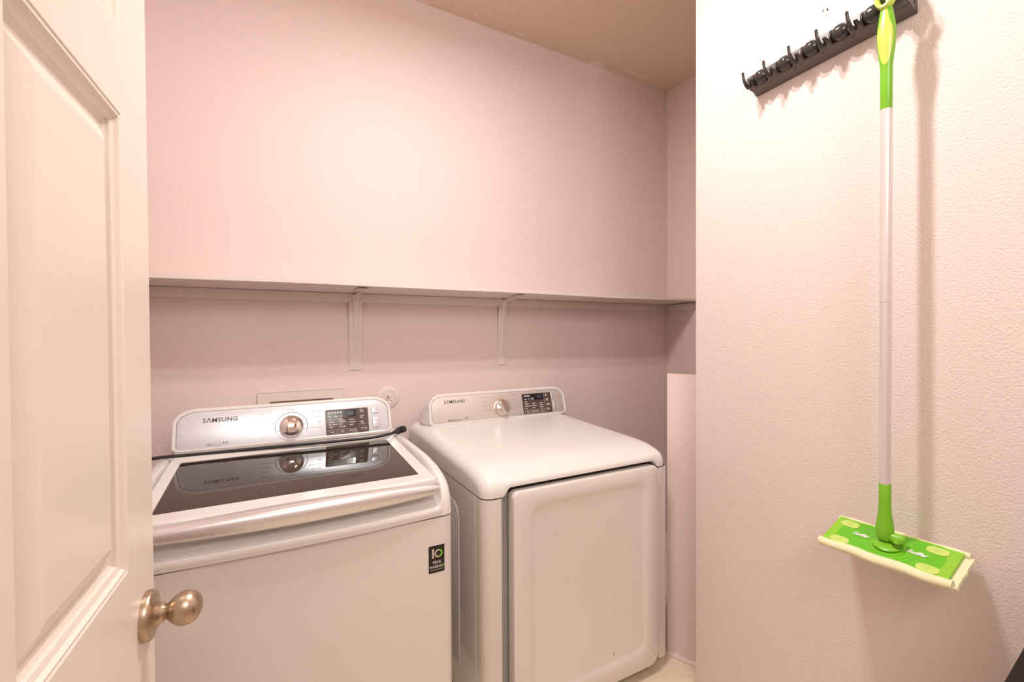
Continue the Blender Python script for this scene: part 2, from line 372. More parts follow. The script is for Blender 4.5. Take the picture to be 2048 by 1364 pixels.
# ------------------------------------------------------------------ consoles
def console(t, xc, hw, h, Y0, z0, lean, yb, zbk, rx, ry, flare, rim=.0105, slant=.0, bl=.35, face='silver'):
    a = math.radians(lean); F = Frame((xc, Y0, z0), (1, 0, 0), (0, math.sin(a), math.cos(a)))
    o = rrect(-hw, 0, hw, h, rx, ry, 10, (bl, bl, 1, 1))
    o = [(x*(1-slant*(y/h)), y) for x, y in o]
    inn = rrect(-hw+rim, rim*.55, hw-rim, h-rim, rx-rim*.7, ry-rim*.7, 10, (bl, bl, 1, 1)); inn = [(x*(1-slant*(y/h)), y) for x, y in inn]
    bm = bmesh.new(); n = len(o)
    R = [[bm.verts.new(F.p(x, y, 0)) for x, y in inn], [bm.verts.new(F.p(x*1.004, y+.0005, .002)) for x, y in inn]]
    mid = [((i[0]*.35+p[0]*.65), (i[1]*.35+p[1]*.65)) for i, p in zip(inn, o)]
    R.append([bm.verts.new(F.p(x, y, .0032)) for x, y in mid])
    R.append([bm.verts.new(F.p(x*.998, y, .0015)) for x, y in o])
    for k, tt in enumerate((.06, .3, .65, 1.0)):
        ring = []
        for x, y in o:
            f = F.p(x, y, -.002); yv = y/h
            fl = flare*(1-yv)**2*math.sin(PI*min(1, tt*.9))
            bx = xc+x*(1+.0*tt)+math.copysign(1, x)*(fl+.004*tt)*(1 if abs(x) > hw*.6 else 0)
            bz = z0-.012+(f.z-z0+.012)*(1-.42*max(0, tt-.05)) if y > .004 else f.z-.012
            by = f.y*(1-tt)+yb*tt
            ring.append(bm.verts.new((bx, by, bz)))
        R.append(ring)
    for p, q in zip(R, R[1:]):
        for i in range(n): bm.faces.new((p[i], p[(i+1) % n], q[(i+1) % n], q[i]))
    bm.faces.new(R[-1])
    hs = sub(link('console_housing', bm, M['plastic'], t, 50))
    bm = bmesh.new(); slab(bm, F, [(x*.997, y*.995+.0003) for x, y in inn], -.001, .0009, .0004); pn = sub(link('control_panel', bm, M[face], t))
    return F, pn

# ------------------------------------------------------------------ washer
WX0, WX1, WYF, WYB = -.285, .425, 1.11, 1.81
wa = empty('washing_machine', (.07, 1.46, 0), 'white top-load washing machine with smoked glass lid, nearest the open door', 'washing machine')
bm = bmesh.new()
def plan(x0, x1, yf, yb, r, n=8):
    pts = [(x1, yb), (x0, yb)]
    for k in range(n+1): a = PI+.5*PI*k/n; pts.append((x0+r+r*math.cos(a), yf+r+r*math.sin(a)))
    for k in range(n+1): a = 1.5*PI+.5*PI*k/n; pts.append((x1-r+r*math.cos(a), yf+r+r*math.sin(a)))
    return pts
prism(bm, plan(WX0, WX1, WYF, WYB, .028), .03, .6705); body = sub(link('cabinet_body', bm, M['white'], wa, 30))
bm = bmesh.new(); prism(bm, plan(WX0+.004, WX1-.004, WYF+.004, WYB-.004, .026), .66, .68); link('seam_gap', bm, M['gap'], wa)
bm = bmesh.new()
for x, y in ((WX0+.05, WYF+.06), (WX1-.05, WYF+.06), (WX0+.05, WYB-.06), (WX1-.05, WYB-.06)):
    link('levelling_foot', lathe(bmesh.new(), [(.02, 0), (.02, .03), (.012, .04)], Frame((x, y, 0), (1, 0, 0), (0, 1, 0)), 16), M['rubber'], wa)
side = [(1.110, .6745), (1.112, .690), (1.114, .706), (1.120, .727), (1.133, .745), (1.150, .757), (1.169, .765), (1.195, .772), (1.226, .779), (1.306, .787), (1.45, .790), (1.600, .790), (1.63, .790), (WYB, .790)]
mid = [(1.110, .6745), (1.107, .682), (1.106, .692), (1.110, .6985), (1.124, .7025), (1.138, .710), (1.144, .722), (1.146, .735), (1.150, .742), (1.20, .742), (1.45, .748), (1.594, .752), (1.604, .788), (WYB, .790)]
def wprof(x):
    t1 = smst(-.255, -.240, x)*(1-smst(.382, .400, x))
    P = lerp_prof(side, mid, t1)
    bow = .012*max(0, 1-((x-.07)/.31)**2)
    return [(y-bow*(1 if y < 1.13 else .6 if y < 1.15 else 0), z) for y, z in P]
xs = dense(WX0, WX1, .03, [-.258, -.254, -.2505, -.247, -.2435, -.240, .382, .386, .390, .394, .398, .402], 40)
sub(link('top_cover', loft_cover(xs, wprof, WX0, WX1, .022, .028, .6745, WYB), M['plastic'], wa, 45))
# lid: sloping frame around the smoked glass
lz = lambda y: .7625+.0475*(y-1.19)
LX0, LX1, LY0, LY1 = -.243, .3835, 1.128, 1.598
GX0, GX1, GY0, GY1 = -.2185, .355, 1.193, 1.570
def lidring(x0, x1, y0, y1, dz, bow=0, r=.006):
    pts = []
    for (cx, cy, a0) in ((x0+r, y0+r, PI), (x1-r, y0+r, 1.5*PI), (x1-r, y1-r, 0), (x0+r, y1-r, .5*PI)):
        for k in range(6):
            a = a0+.5*PI*k/5; pts.append([cx+r*math.cos(a), cy+r*math.sin(a)])
        if cx == x0+r and cy == y0+r:
            for k in range(1, 20): pts.append([x0+r+(x1-x0-2*r)*k/20, y0])
    out = []
    for x, y in pts:
        if y < (y0+y1)/2: y -= bow*max(0, 1-((x-.07)/.31)**2)
        out.append((x, y, lz(y)+dz))
    return out
bm = bmesh.new()
R = [[bm.verts.new(p) for p in q] for q in (lidring(LX0, LX1, LY0, LY1, -.016, .012), lidring(LX0, LX1, LY0, LY1, .006, .012), lidring(LX0+.003, LX1-.003, LY0+.004, LY1-.003, .0105, .012),
     lidring(GX0-.001, GX1+.001, GY0-.001, GY1+.001, .0022, 0, .003), lidring(GX0-.001, GX1+.001, GY0-.001, GY1+.001, -.006, 0, .003))]
for p, q in zip(R, R[1:]):
    n = len(p)
    for i in range(n): bm.faces.new((p[i], p[(i+1) % n], q[(i+1) % n], q[i]))
bm.faces.new(R[0][::-1])
bm.faces.new(R[-1])
lid = sub(link('lid', bm, M['plastic'], wa, 30))
bm = bmesh.new(); R = [[bm.verts.new(p) for p in q] for q in (lidring(GX0, GX1, GY0, GY1, -.004, 0, .002), lidring(GX0, GX1, GY0, GY1, .001, 0, .002))]
n = len(R[0])
for i in range(n): bm.faces.new((R[0][i], R[0][(i+1) % n], R[1][(i+1) % n], R[1][i]))
bm.faces.new(R[0][::-1]); bm.faces.new(R[1])
o = link('glass_panel', bm, M['glass'], lid, 30); o['label'] = 'dark smoked glass lid panel'
# dust specks along the front of the glass
bm = bmesh.new(); rs = random.Random(5)
for k in range(90):
    x = rs.uniform(GX0+.01, GX1-.02); y = GY0+.01+abs(rs.gauss(0, .09)); 
    if y > GY1-.02: continue
    s = rs.uniform(.0003, .0008); lathe(bm, [(s, 0), (s*.6, .0003)], Frame((x, y, lz(y)+.001), (1, 0, 0), (0, 1, 0)), 5)
o = link('dust_specks', bm, M['inkW'], lid, 0); o['kind'] = 'stuff'
# front grip bar, thicker and bowed in the middle
bm = bmesh.new(); prev = None; K = 48
for i in range(K+1):
    s = i/K; x = LX0-.002+(LX1-LX0+.004)*s; q = max(0, 1-((x-.07)/.315)**2)
    zt = .7595+.0085*q; zlo = .7315-.0065*q; yf = 1.103-.016*q; yb = 1.136-.004*q
    tap = 1 if 0 < i < K else .8
    ring = []
    for y, z in ((yb, zt), (yb-.010, zt+.0016), (yf+.008, zt-.0015), (yf+.002, zt-.008), (yf, (zt+zlo)/2), (yf+.002, zlo+.006), (yf+.008, zlo+.001), (yf+.016, zlo), (yb, zlo+.006)):
        ring.append(bm.verts.new((x, (y-1.12)*tap+1.12, (z-.745)*tap+.745)))
    if prev:
        for k in range(9): bm.faces.new((prev[k], ring[k], ring[(k+1) % 9], prev[(k+1) % 9]))
    else: bm.faces.new(ring)
    prev = ring
bm.faces.new(prev[::-1])
o = link('grip_bar', bm, M['handle'], lid, 50); o['label'] = 'silver curved lid grip'
F, pn = console(wa, .070, .3215, .1285, 1.632, .798, 20, 1.80, .79, .062, .046, .010)
X = lambda u: u-.070
# dial scale and dial
bm = bmesh.new()
def arc(bm, F, cx, cy, r, a0, a1, t, n=48, c=.0011):
    pr = None
    for i in range(n+1):
        a = a0+(a1-a0)*i/n
        q = [bm.verts.new(F.p(cx+(r+s)*math.cos(a), cy+(r+s)*math.sin(a), c)) for s in (-t/2, t/2)]
        if pr: bm.faces.new((pr[0], q[0], q[1], pr[1]))
        pr = q
def ticks(bm, F, cx, cy, r0, r1, angs, t, c=.0011):
    for a in angs:
        d = (math.cos(a), math.sin(a)); e = (-d[1], d[0])
        bm.faces.new([bm.verts.new(F.p(cx+d[0]*r+e[0]*s, cy+d[1]*r+e[1]*s, c)) for r, s in ((r0, -t/2), (r1, -t/2), (r1, t/2), (r0, t/2))])
kx, ky = X(.067), .0475
arc(bm, F, kx, ky, .0475, -.35, PI+.35, .0017)
ticks(bm, F, kx, ky, .036, .0435, [-.25+k*(PI+.5)/9 for k in range(10)], .0012)
link('dial_scale', bm, M['ink'], pn, 0, False)
bm = bmesh.new()
lathe(bm, [(.036, .0005), (.0362, .006), (.0352, .013), (.034, .0165), (.0325, .0185), (.031, .0192), (.0295, .0200), (.026, .0222), (.020, .0245), (.012, .0262), (.004, .0268), (.0005, .0269)], Frame(F.p(kx, ky), F.u, F.v), 64)
o = link('dial_knob', bm, M['chrome'], pn, 50); o['label'] = 'domed chrome dial knob'
bm = bmesh.new(); text_bm(bm, 'S\u039BMSUNG', F, X(-.1765), .0885, .0185, sx=1.02, c=.001, space=1.1, bold=.0003); link('lettering', bm, M['ink'], pn, 0)
bm = bmesh.new(); text_bm(bm, 'VRT', F, X(-.1665), .0135, .0105, c=.001); text_bm(bm, 'he', F, X(-.1205), .0172, .0075, c=.001, shear=.3)
arc(bm, F, X(-.1163), .0172, .0055, 2.4, 4.1, .0022, 12); arc(bm, F, X(-.1163), .0172, .0055, -.8, 1.0, .0016, 12)
outline_rect(bm, F, X(-.1425), .0085, X(-.1285), .0225, .0005, .0009, .0012, .001)
text_bm(bm, 'energy', F, X(-.1415), .0150, .0036, c=.001)
link('small_lettering', bm, M['ink'], pn, 0)
bm = bmesh.new()
for k, s in enumerate(('HEAVY DUTY', 'BEDDING', 'DELICATES', 'WATERPROOF')): text_bm(bm, s, F, X(-.0245), .0965-.0177*k, .0062, c=.001)
text_bm(bm, 'NORMAL', F, kx, .1045, .0062, 'CENTER', c=.001)
for k, s in enumerate(('EASY CARE', 'QUICK WASH', 'SPIN', 'RINSE + SPIN')): text_bm(bm, s, F, X(.1585), .0915-.0177*k, .0062, 'RIGHT', c=.001)
link('programme_lettering', bm, M['inkL'], pn, 0)
bm = bmesh.new(); slab(bm, F, rrect(X(.171), .0058, X(.3115), .0920, .004, seg=4), .0005, .0022, .0005); tp = sub(link('touch_panel', bm, M['brownpanel'], pn))
bm = bmesh.new(); slab(bm, F, rrect(X(.1765), .0640, X(.2695), .0880, .0008, seg=2), .0015, .0026); link('display', bm, M['black'], pn)
bm = bmesh.new(); slab(bm, F, rrect(X(.242), .0700, X(.263), .0830, .0004, seg=2), .002, .0028); link('display_window', bm, M['grey'] if False else mat('display_grey', (.07, .08, .09), .2, var=(3, .05)), pn)
bm = bmesh.new()
for k in range(5):
    x = X(.1795)+.0096*k; outline_rect(bm, F, x, .0788, x+.0062, .0842, .0016, .0026, .0029, .0008)
for k in range(3): outline_rect(bm, F, X(.180)+.019*k, .0725, X(.186)+.019*k, .0765, .0005, .0026, .0029, .0015)
for k, s in enumerate(('Wash', 'Rinse', 'Spin')): text_bm(bm, s, F, X(.1785)+.0195*k, .0682, .0052, c=.0027, bold=.0002)
for c_, col in enumerate((('Hot', 'Warm', 'Eco Warm', 'Cold'), ('High', 'Medium', 'Low', 'No Spin'), ('Heavy', 'Normal', 'Light'))):
    for k, s in enumerate(col): text_bm(bm, '\u00b7 '+s, F, X(.1775)+.0335*c_, .0585-(.0045 if c_ == 2 else 0)-.0088*k, .0062, c=.0023, bold=.00015)
for k, s in enumerate(('Temp.', 'Spin', 'Soil Level')):
    x = X(.1765)+.0335*k; outline_rect(bm, F, x, .0095, x+.0285, .0225, .0006, .0022, .0025, .0012); text_bm(bm, s, F, x+.01425, .0160, .0062 if k < 2 else .0055, 'CENTER', c=.0023, bold=.00015)
for k, s in enumerate(('Extra\nRinse', 'Delay\nEnd', 'Self\nClean', 'Pre Soak')):
    text_bm(bm, s, F, X(.2845), .0815-.0205*k, .0058, c=.0023, bold=.00015)
link('touch_lettering', bm, M['inkW'], pn, 0)
bm = bmesh.new()
for k in range(4): outline_rect(bm, F, X(.2785), .0745-.0205*k, X(.3085), .0890-.0205*k, .0004, .0022, .0025, .001)
link('touch_outline', bm, M['inkL'], pn, 0)
bm = bmesh.new(); slab(bm, F, rrect(X(.3245), .0680, X(.3475), .0905, .004, seg=4), .0005, .0032, .001); o = sub(link('power_button', bm, M['silver'], pn))
bm = bmesh.new(); slab(bm, F, rrect(X(.3265), .0180, X(.3495), .0545, .003, seg=4), .0005, .0032, .001); o = sub(link('start_button', bm, M['silver'], pn))
bm = bmesh.new(); outline_rect(bm, F, X(.3235), .0670, X(.3485), .0915, .0009, .0009, .0013, .004); outline_rect(bm, F, X(.3255), .0170, X(.3505), .0555, .0009, .0009, .0013, .003)
text_bm(bm, '\u25b7II', F, X(.338), .0430, .0105, 'CENTER', c=.0032); text_bm(bm, 'Start\nPause', F, X(.338), .0280, .0072, 'CENTER', c=.0032)
arc(bm, F, X(.336), .0815, .0042, 0, 2*PI, .0007, 20, .0033); text_bm(bm, 'Power', F, X(.336), .0725, .005, 'CENTER', c=.0032)
link('button_lettering', bm, M['inkL'], pn, 0)
# warranty sticker on the cabinet front
st = empty('warranty_sticker', (.40, WYF, .55), 'small black ten year warranty sticker on the upper right of the washer front', 'sticker')
Fw = Frame((0, WYF-.0002, 0), (1, 0, 0), (0, 0, 1))
s0 = (.3555, .3975, .5310, .6005)
bm = bmesh.new(); slab(bm, Fw, rrect(s0[0], s0[2], s0[1], s0[3], .0006, seg=2), -.0003, .0005); stb = sub(link('backing', bm, M['stk'], st))
def sx_(a): return s0[0]+a*(s0[1]-s0[0])
def sy_(a): return s0[2]+a*(s0[3]-s0[2])
bm = bmesh.new(); text_bm(bm, '1', Fw, sx_(.27), sy_(.70), .0310, 'CENTER', c=.0006, sx=.85, bold=.0014)
arc(bm, Fw, sx_(.62), sy_(.70), .0087, 1.5, 4.78, .0036, 24, .0007)
text_bm(bm, 'YEAR', Fw, sx_(.50), sy_(.375), .0110, 'CENTER', c=.0006, bold=.0002, sx=.9)
text_bm(bm, 'WARRAN', Fw, sx_(.05), sy_(.215), .0092, 'LEFT', c=.0006, bold=.0002, sx=.88)
text_bm(bm, 'ON DIGITAL INVERTER MOTOR', Fw, sx_(.50), sy_(.105), .0032, 'CENTER', c=.0006, sx=.75)
link('white_lettering', bm, M['stkW'], st, 0)
bm = bmesh.new(); arc(bm, Fw, sx_(.62), sy_(.70), .0087, -1.55, 1.55, .0036, 24, .0008); text_bm(bm, 'TY', Fw, sx_(.79), sy_(.215), .0092, 'LEFT', c=.0006, bold=.0002, sx=.88)
link('green_lettering', bm, M['stkG'], st, 0)

# ------------------------------------------------------------------ power cord on the washer
cd_ = empty('power_cord', (.1, 1.59, .80), 'black power cord with two-prong plug lying across the washer behind its lid', 'cord')
pth = [(-.40, 1.66, .70), (-.33, 1.62, .775), (-.288, 1.600, .7965), (-.18, 1.598, .7955), (-.05, 1.590, .7955), (.087, 1.578, .7955), (.20, 1.570, .7955), (.30, 1.566, .7955), (.36, 1.573, .7985), (.390, 1.585, .8020)]
bm = bmesh.new(); P = smoothpath(pth, 8); tube(bm, P, [.0047]*len(P), 10); cable = sub(link('cable', bm, M['rubber'], cd_, 60))
bm = bmesh.new()
A = Vector((.384, 1.582, .802)); D = Vector((.047, .030, .004)).normalized()
tube(bm, [A+D*s for s in (0, .004, .012, .020, .0205, .0245, .025, .030, .0305)], [.0054, .0062, .0075, .0100, .0115, .0115, .0090, .0095, .0105], 12)
tube(bm, [A+D*s for s in (.0300, .0305, .036, .050, .0515)], [.008, .0140, .0155, .0150, .0130], 8, .82)
plug = sub(link('plug', bm, M['rubber'], cd_, 35))
Sd = D.cross(Vector((0, 0, 1))).normalized(); U_ = Sd.cross(D)
for s in (-1, 1):
    bm = bmesh.new(); c = A+D*.0515+U_*.0062*s
    Fp = Frame(c, Sd, U_); slab(bm, Fp, rrect(-.003, -.0009, .003, .0009, .0004, seg=2), -.001 if Fp.n.dot(D) > 0 else -.013, .013 if Fp.n.dot(D) > 0 else .001)
    link('prong', bm, M['metal'], plug)

# ------------------------------------------------------------------ dryer
DX0, DX1, DYF, DYB = .508, 1.198, 1.106, 1.82
dr = empty('clothes_dryer', (.853, 1.46, 0), 'white front-load clothes dryer with square front door, beside the washer', 'dryer')
px0, px1, pd = .5640, 1.1605, 1.142
pts = [(DX1, DYB), (DX0, DYB)]; r = .030
for k in range(9): a = PI+.5*PI*k/8; pts.append((DX0+r+r*math.cos(a), DYF+r+r*math.sin(a)))
pts += [(px0-.002, DYF), (px0, DYF+.002), (px0, pd), (px1, pd), (px1, DYF+.002), (px1+.002, DYF)]
r = .012
for k in range(9): a = 1.5*PI+.5*PI*k/8; pts.append((DX1-r+r*math.cos(a), DYF+r+r*math.sin(a)))
bm = bmesh.new(); prism(bm, pts, .028, .6885)
es = [e for e in bm.edges if e.verts[0].co.z < .03 and e.verts[1].co.z < .03 and (abs(e.verts[0].co.y-e.verts[1].co.y) < .03) and max(v.co.y for v in e.verts) < 1.14]
zl = [(.0, .0135), (.0025, .0075), (.0070, .0025), (.0135, 0)]
low_f = [f for f in bm.faces if f.calc_center_median().z < .03]
bmesh.ops.delete(bm, geom=low_f, context='FACES_ONLY')
for v in bm.verts:
    if v.co.z < .1: v.co.z = .028+.0135
prev = sorted([v for v in bm.verts if v.co.z < .1], key=lambda v: v.index) if False else [min((v for v in bm.verts if v.co.z < .1), key=lambda v: (v.co.x-x)**2+(v.co.y-y)**2) for x, y in pts]
for h, ins in ((.0070, .0025), (.0025, .0070), (.0, .0135)):
    ring = []
    for x, y in pts:
        cx = .5365 if x < .8 else 1.180
        k2 = 1 if y < 1.2 else 0
        dx = (cx-x); dy = max(0, 1.142-y)
        ring.append(bm.verts.new((x+math.copysign(min(ins, abs(dx)*.9), dx)*k2, y+min(ins, dy*.9)*k2*(1 if y < 1.13 else 0), .028+h)))
    for i in range(len(pts)): j = (i+1) % len(pts); bm.faces.new((prev[i], prev[j], ring[j], ring[i]))
    prev = ring
bm.faces.new(prev)
sub(link('cabinet_body', bm, M['white'], dr, 30))
bm = bmesh.new(); box(bm, (px0-.0, pd-.004, .03), (px1, pd+.001, .70)); link('front_recess', bm, M['grey'], dr)
bm = bmesh.new(); prism(bm, [(x*.994+.853*.006, y if y > 1.3 else y+.004) for x, y in pts], .68, .6945); link('seam_gap', bm, M['gap'], dr)
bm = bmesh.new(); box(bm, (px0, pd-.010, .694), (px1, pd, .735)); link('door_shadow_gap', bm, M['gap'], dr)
bm = bmesh.new()
for x, y in ((DX0+.05, DYF+.08), (DX1-.05, DYF+.08), (DX0+.05, DYB-.06), (DX1-.05, DYB-.06)):
    link('levelling_foot', lathe(bmesh.new(), [(.02, 0), (.02, .028), (.012, .04)], Frame((x, y, 0), (1, 0, 0), (0, 1, 0)), 16), M['rubber'], dr)
# pressed side panel: raised edge crease and curved embossing
bm = bmesh.new()
Fs = Frame((DX0, 0, 0), (0, -1, 0), (0, 0, 1))      # n = -X
slab(bm, Fs, rrect(-1.166, .04, -1.163, .686, .001, seg=2), 0, .0008)
link('side_crease', bm, M['white'], dr)
bm = bmesh.new(); slab(bm, Fs, rrect(-1.77, .10, -1.285, .625, .05, seg=8), 0, .0022, .0015); link('side_embossing', bm, M['white'], dr)
# moulded top cover with raised lip over the door
tp_ = [(1.106, .6925), (1.1055, .7065), (1.108, .722), (1.116, .7345), (1.130, .7425), (1.150, .7495), (1.180, .7555), (1.23, .7605), (1.30, .7635), (1.45, .7680), (1.60, .774), (1.70, .778), (DYB, .779)]
def dprof(x):
    lift = .0235*smst(.566, .592, x)*(1-smst(1.128, 1.158, x))
    P = []
    for i, (y, z) in enumerate(tp_):
        z2 = z+lift*(1, .72, .35, .1, 0, 0, 0, 0, 0, 0, 0, 0, 0)[i]
        d = min(x-DX0, DX1-x)
        P.append((y, z2+.006*smst(.0, .06, d)*(i > 5)))
    if True:
        P = [(1.135, P[0][1])]+P
    return P
bm = loft_cover(dense(DX0, DX1, .034, [.566+.0035*k for k in range(9)]+[1.128+.004*k for k in range(9)], 36), dprof, DX0, DX1, .030, .030, .6925, DYB)
for f in [f for f in bm.faces if f.calc_center_median().z < .6923]: pass
# remove the closing skirt below the front lip so that the lip stays open
kill = [f for f in bm.faces if abs(f.normal.y) > .5 and f.calc_center_median().y < 1.14 and px0+.01 < f.calc_center_median().x < px1-.01 and max(v.co.z for v in f.verts) < .722 and min(v.co.z for v in f.verts) < .6925]
bmesh.ops.delete(bm, geom=kill, context='FACES')
sub(link('top_cover', bm, M['plastic'], dr, 45))
# door
dx0, dx1, dz0, dz1 = .5940, 1.1470, .036, .7015
Fd = Frame((0, 1.104, 0), (1, 0, 0), (0, 0, 1))
bm = bmesh.new(); n8 = 8
def rr_ring(ins, c, rad): return [bm.verts.new(Fd.p(x, y, c)) for x, y in rrect(dx0+ins[0], dz0+ins[1], dx1-ins[2], dz1-ins[3], rad, seg=n8, corners=(2.0, 2.0, 1, 1) if rad < .03 else (1, 1, 1, 1))]
RI = [rr_ring((0, 0, 0, 0), -.022, .02), rr_ring((0, 0, 0, 0), .006, .02), rr_ring((.001, .001, .001, .001), .0095, .02), rr_ring((.004, .004, .004, .004), .011, .018),
      rr_ring((.052, .052, .052, .040), .011, .045), rr_ring((.056, .056, .056, .044), .010, .043), rr_ring((.066, .066, .066, .054), .0055, .036), rr_ring((.072, .072, .072, .060), .0045, .032)]
for p, q in zip(RI, RI[1:]):
    n = len(p)
    for i in range(n): bm.faces.new((p[i], p[(i+1) % n], q[(i+1) % n], q[i]))
bm.faces.new(RI[0][::-1]); bm.faces.new(RI[-1])
door = sub(link('door', bm, M['white'], dr, 30))
bm = bmesh.new()
for x, z, l, a in ((.74, .555, .016, .35), (.86, .542, .006, 0), (.60, .525, .006, .2)):
    c, s = math.cos(a), math.sin(a); bm.faces.new([bm.verts.new(Fd.p(x+c*u-s*v, z+s*u+c*v, .0048 if x > .65 else .0113)) for u, v in ((-l/2, -.0002), (l/2, -.0004), (l/2+.001, .0004), (-l/2, .0002))])
o = link('scuff_mark', bm, mat('scuff_brown', (.35, .20, .17), .6, var=(50, .2)), door, 0)
bm = bmesh.new(); lathe(bm, [(.0042, 0), (.0042, .0003)], Frame((0.9565, 1.0993, 0.1261), (1, 0, 0), (0, 0, 1)), 10, .8, 1)
link('stain_spot', bm, mat('faint_red_stain', (.60, .36, .31), .5, var=(300, .15)), door, 0)
F, pn = console(dr, .8785, .3245, .1240, 1.700, .7835, 15, 1.81, .78, .060, .044, .022, slant=.012, face='silver_reflect')
X = lambda u: u-.8785
bm = bmesh.new(); kx, ky = X(.8745), .0475
arc(bm, F, kx, ky, .0430, -.3, .9, .0016)
link('dial_scale', bm, M['ink'], pn, 0, False)
bm = bmesh.new(); arc(bm, F, kx, ky, .0430, 1.1, PI+.35, .0018); lathe(bm, [(.0022, .0009), (.0022, .0012)], Frame(F.p(X(.806), .0145), F.u, F.v), 12); link('warm_dial_scale', bm, M['inkO'], pn, 0, False)
bm = bmesh.new(); lathe(bm, [(.0375, .0005), (.0375, .002), (.036, .0028), (.030, .0032)], Frame(F.p(kx, ky), F.u, F.v), 56); link('dial_base', bm, M['satin'], pn, 40)
bm = bmesh.new()
Fk = Frame(F.p(kx, ky), (F.u*math.cos(.5)+F.v*math.sin(.5)), (F.v*math.cos(.5)-F.u*math.sin(.5)))
lathe(bm, [(.0315, .002), (.0315, .010), (.030, .0125), (.028, .0135), (.0005, .0138)], Fk, 56)
for v in bm.verts:
    q = v.co-Fk.o; a, b, c = q.dot(Fk.u), q.dot(Fk.v), q.dot(Fk.n)
    if c > .009: 
        ridge = max(0, 1-(abs(a)/.012)**2); side_ = 0
        v.co += Fk.n*(.010*ridge)
dk = sub(link('dial_knob', bm, M['satin'], pn, 40))
bm = bmesh.new(); slab(bm, Fk, rrect(-.0105, -.0285, .0105, .0285, .010, seg=6), .011, .0250, .005); link('dial_grip', bm, M['satin'], dk, 40)
bm = bmesh.new(); slab(bm, Fk, rrect(-.0007, .010, .0007, .022, .0003, seg=2), .0248, .0253); link('dial_pointer', bm, M['ink'], dk)
bm = bmesh.new(); text_bm(bm, 'S\u039BMSUNG', F, X(.6195), .0895, .0185, sx=1.0, c=.001, space=1.1, bold=.0003); link('lettering', bm, M['ink'], pn, 0)
bm = bmesh.new(); text_bm(bm, 'Moisture', F, X(.6320), .0160, .0092, c=.001, bold=.0002); text_bm(bm, 'Sensor', F, X(.6665), .0160, .0088, c=.001)
text_bm(bm, 'he', F, X(.7050), .0200, .0075, c=.001, shear=.3); arc(bm, F, X(.7090), .0200, .0058, 2.4, 4.1, .0024, 12); arc(bm, F, X(.7090), .0200, .0058, -.8, 1.0, .0018, 12)
text_bm(bm, 'Wrinkle Prevent', F, X(.9560), .0155, .0052, 'RIGHT', c=.001); slab(bm, F, rrect(X(.9605), .0135, X(.9645), .0175, .001, seg=2), .0005, .0012)
link('small_lettering', bm, M['ink'], pn, 0)
bm = bmesh.new()
for k, s in enumerate(('HEAVY DUTY', 'BEDDING', 'PERM PRESS', 'DELICATES')): text_bm(bm, s, F, X(.7790)+.004*k, .0975-.0180*k, .0062, c=.001)
text_bm(bm, 'NORMAL', F, kx, .1000, .0062, 'CENTER', c=.001)
for k, s in enumerate(('TIME DRY', 'QUICK DRY', 'AIR FLUFF', 'RACK DRY')): text_bm(bm, s, F, X(.9560)+.0035*k, .0995-.0185*k, .0062, 'RIGHT', c=.001)
link('programme_lettering', bm, M['inkL'], pn, 0)
bm = bmesh.new(); slab(bm, F, rrect(X(.9775), .0110, X(1.1265), .0990, .002, seg=4), .0005, .0022, .0005); link('touch_panel', bm, M['brownpanel'], pn)
bm = bmesh.new(); slab(bm, F, rrect(X(.9820), .0700, X(1.0870), .0960, .0008, seg=2), .0015, .0026); link('display', bm, M['black'], pn)
bm = bmesh.new(); slab(bm, F, rrect(X(1.0545), .0765, X(1.0790), .0900, .0004, seg=2), .002, .0028); link('display_window', bm, mat('display_blue_grey', (.05, .06, .08), .2, var=(3, .05)), pn)
bm = bmesh.new()
for k in range(3): outline_rect(bm, F, X(.9880)+.0105*k, .0865, X(.9960)+.0105*k, .0920, .0020, .0026, .0029, .001)
for k in range(6): text_bm(bm, '\u00b7', F, X(.9900)+.0085*k, .0820, .012, c=.0027)
for k, s in enumerate(('Sense', 'Dry', 'Cool')): text_bm(bm, s, F, X(.9880)+.0175*k, .0755, .0055, c=.0027, bold=.0002)
outline_rect(bm, F, X(1.0205), .0722, X(1.0365), .0790, .0007, .0026, .0029, .001)
for c_, col in enumerate((('High', 'Medium', 'Medium Low', 'Low'), ('More', 'Normal', 'Less'), ('30 min', '40 min', '60 min'))):
    for k, s in enumerate(col): text_bm(bm, '\u00b7 '+s, F, X(.9855)+.0375*c_, .0635-(.0085 if c_ else 0)-.0092*k, .0064, c=.0023, bold=.0002)
for k, s in enumerate(('Temp.', 'Dry Level', 'Time')):
    x = X(.9850)+.0355*k; outline_rect(bm, F, x, .0140, x+.0310, .0275, .0007, .0022, .0025, .0012); text_bm(bm, s, F, x+.0155, .0207, .0060, 'CENTER', c=.0023, bold=.0002)
for k, s in enumerate(('Eco\nDry', 'Damp\nAlert', 'Wrinkle\nPrevent', 'Adjust\nTime')): text_bm(bm, s, F, X(1.0980), .0885-.0210*k, .0058, c=.0023, bold=.0002)
slab(bm, F, rrect(X(1.0895), .0150, X(1.0901), .0960, .0002, seg=1), .0022, .0024)
link('touch_lettering', bm, M['inkW'], pn, 0)
bm = bmesh.new(); slab(bm, F, rrect(X(1.1320), .0765, X(1.1540), .0975, .003, seg=4), .0005, .003, .001); link('power_button', bm, M['silver'], pn)
bm = bmesh.new(); slab(bm, F, rrect(X(1.1370), .0240, X(1.1590), .0610, .003, seg=4), .0005, .003, .001); link('start_button', bm, M['silver'], pn)
bm = bmesh.new()
for u in (1.1310, 1.1545): slab(bm, F, rrect(X(u), .0765, X(u+.0010), .0975, .0003, seg=1), .0009, .0034)
for u in (1.1360, 1.1595): slab(bm, F, rrect(X(u), .0240, X(u+.0010), .0610, .0003, seg=1), .0009, .0034)
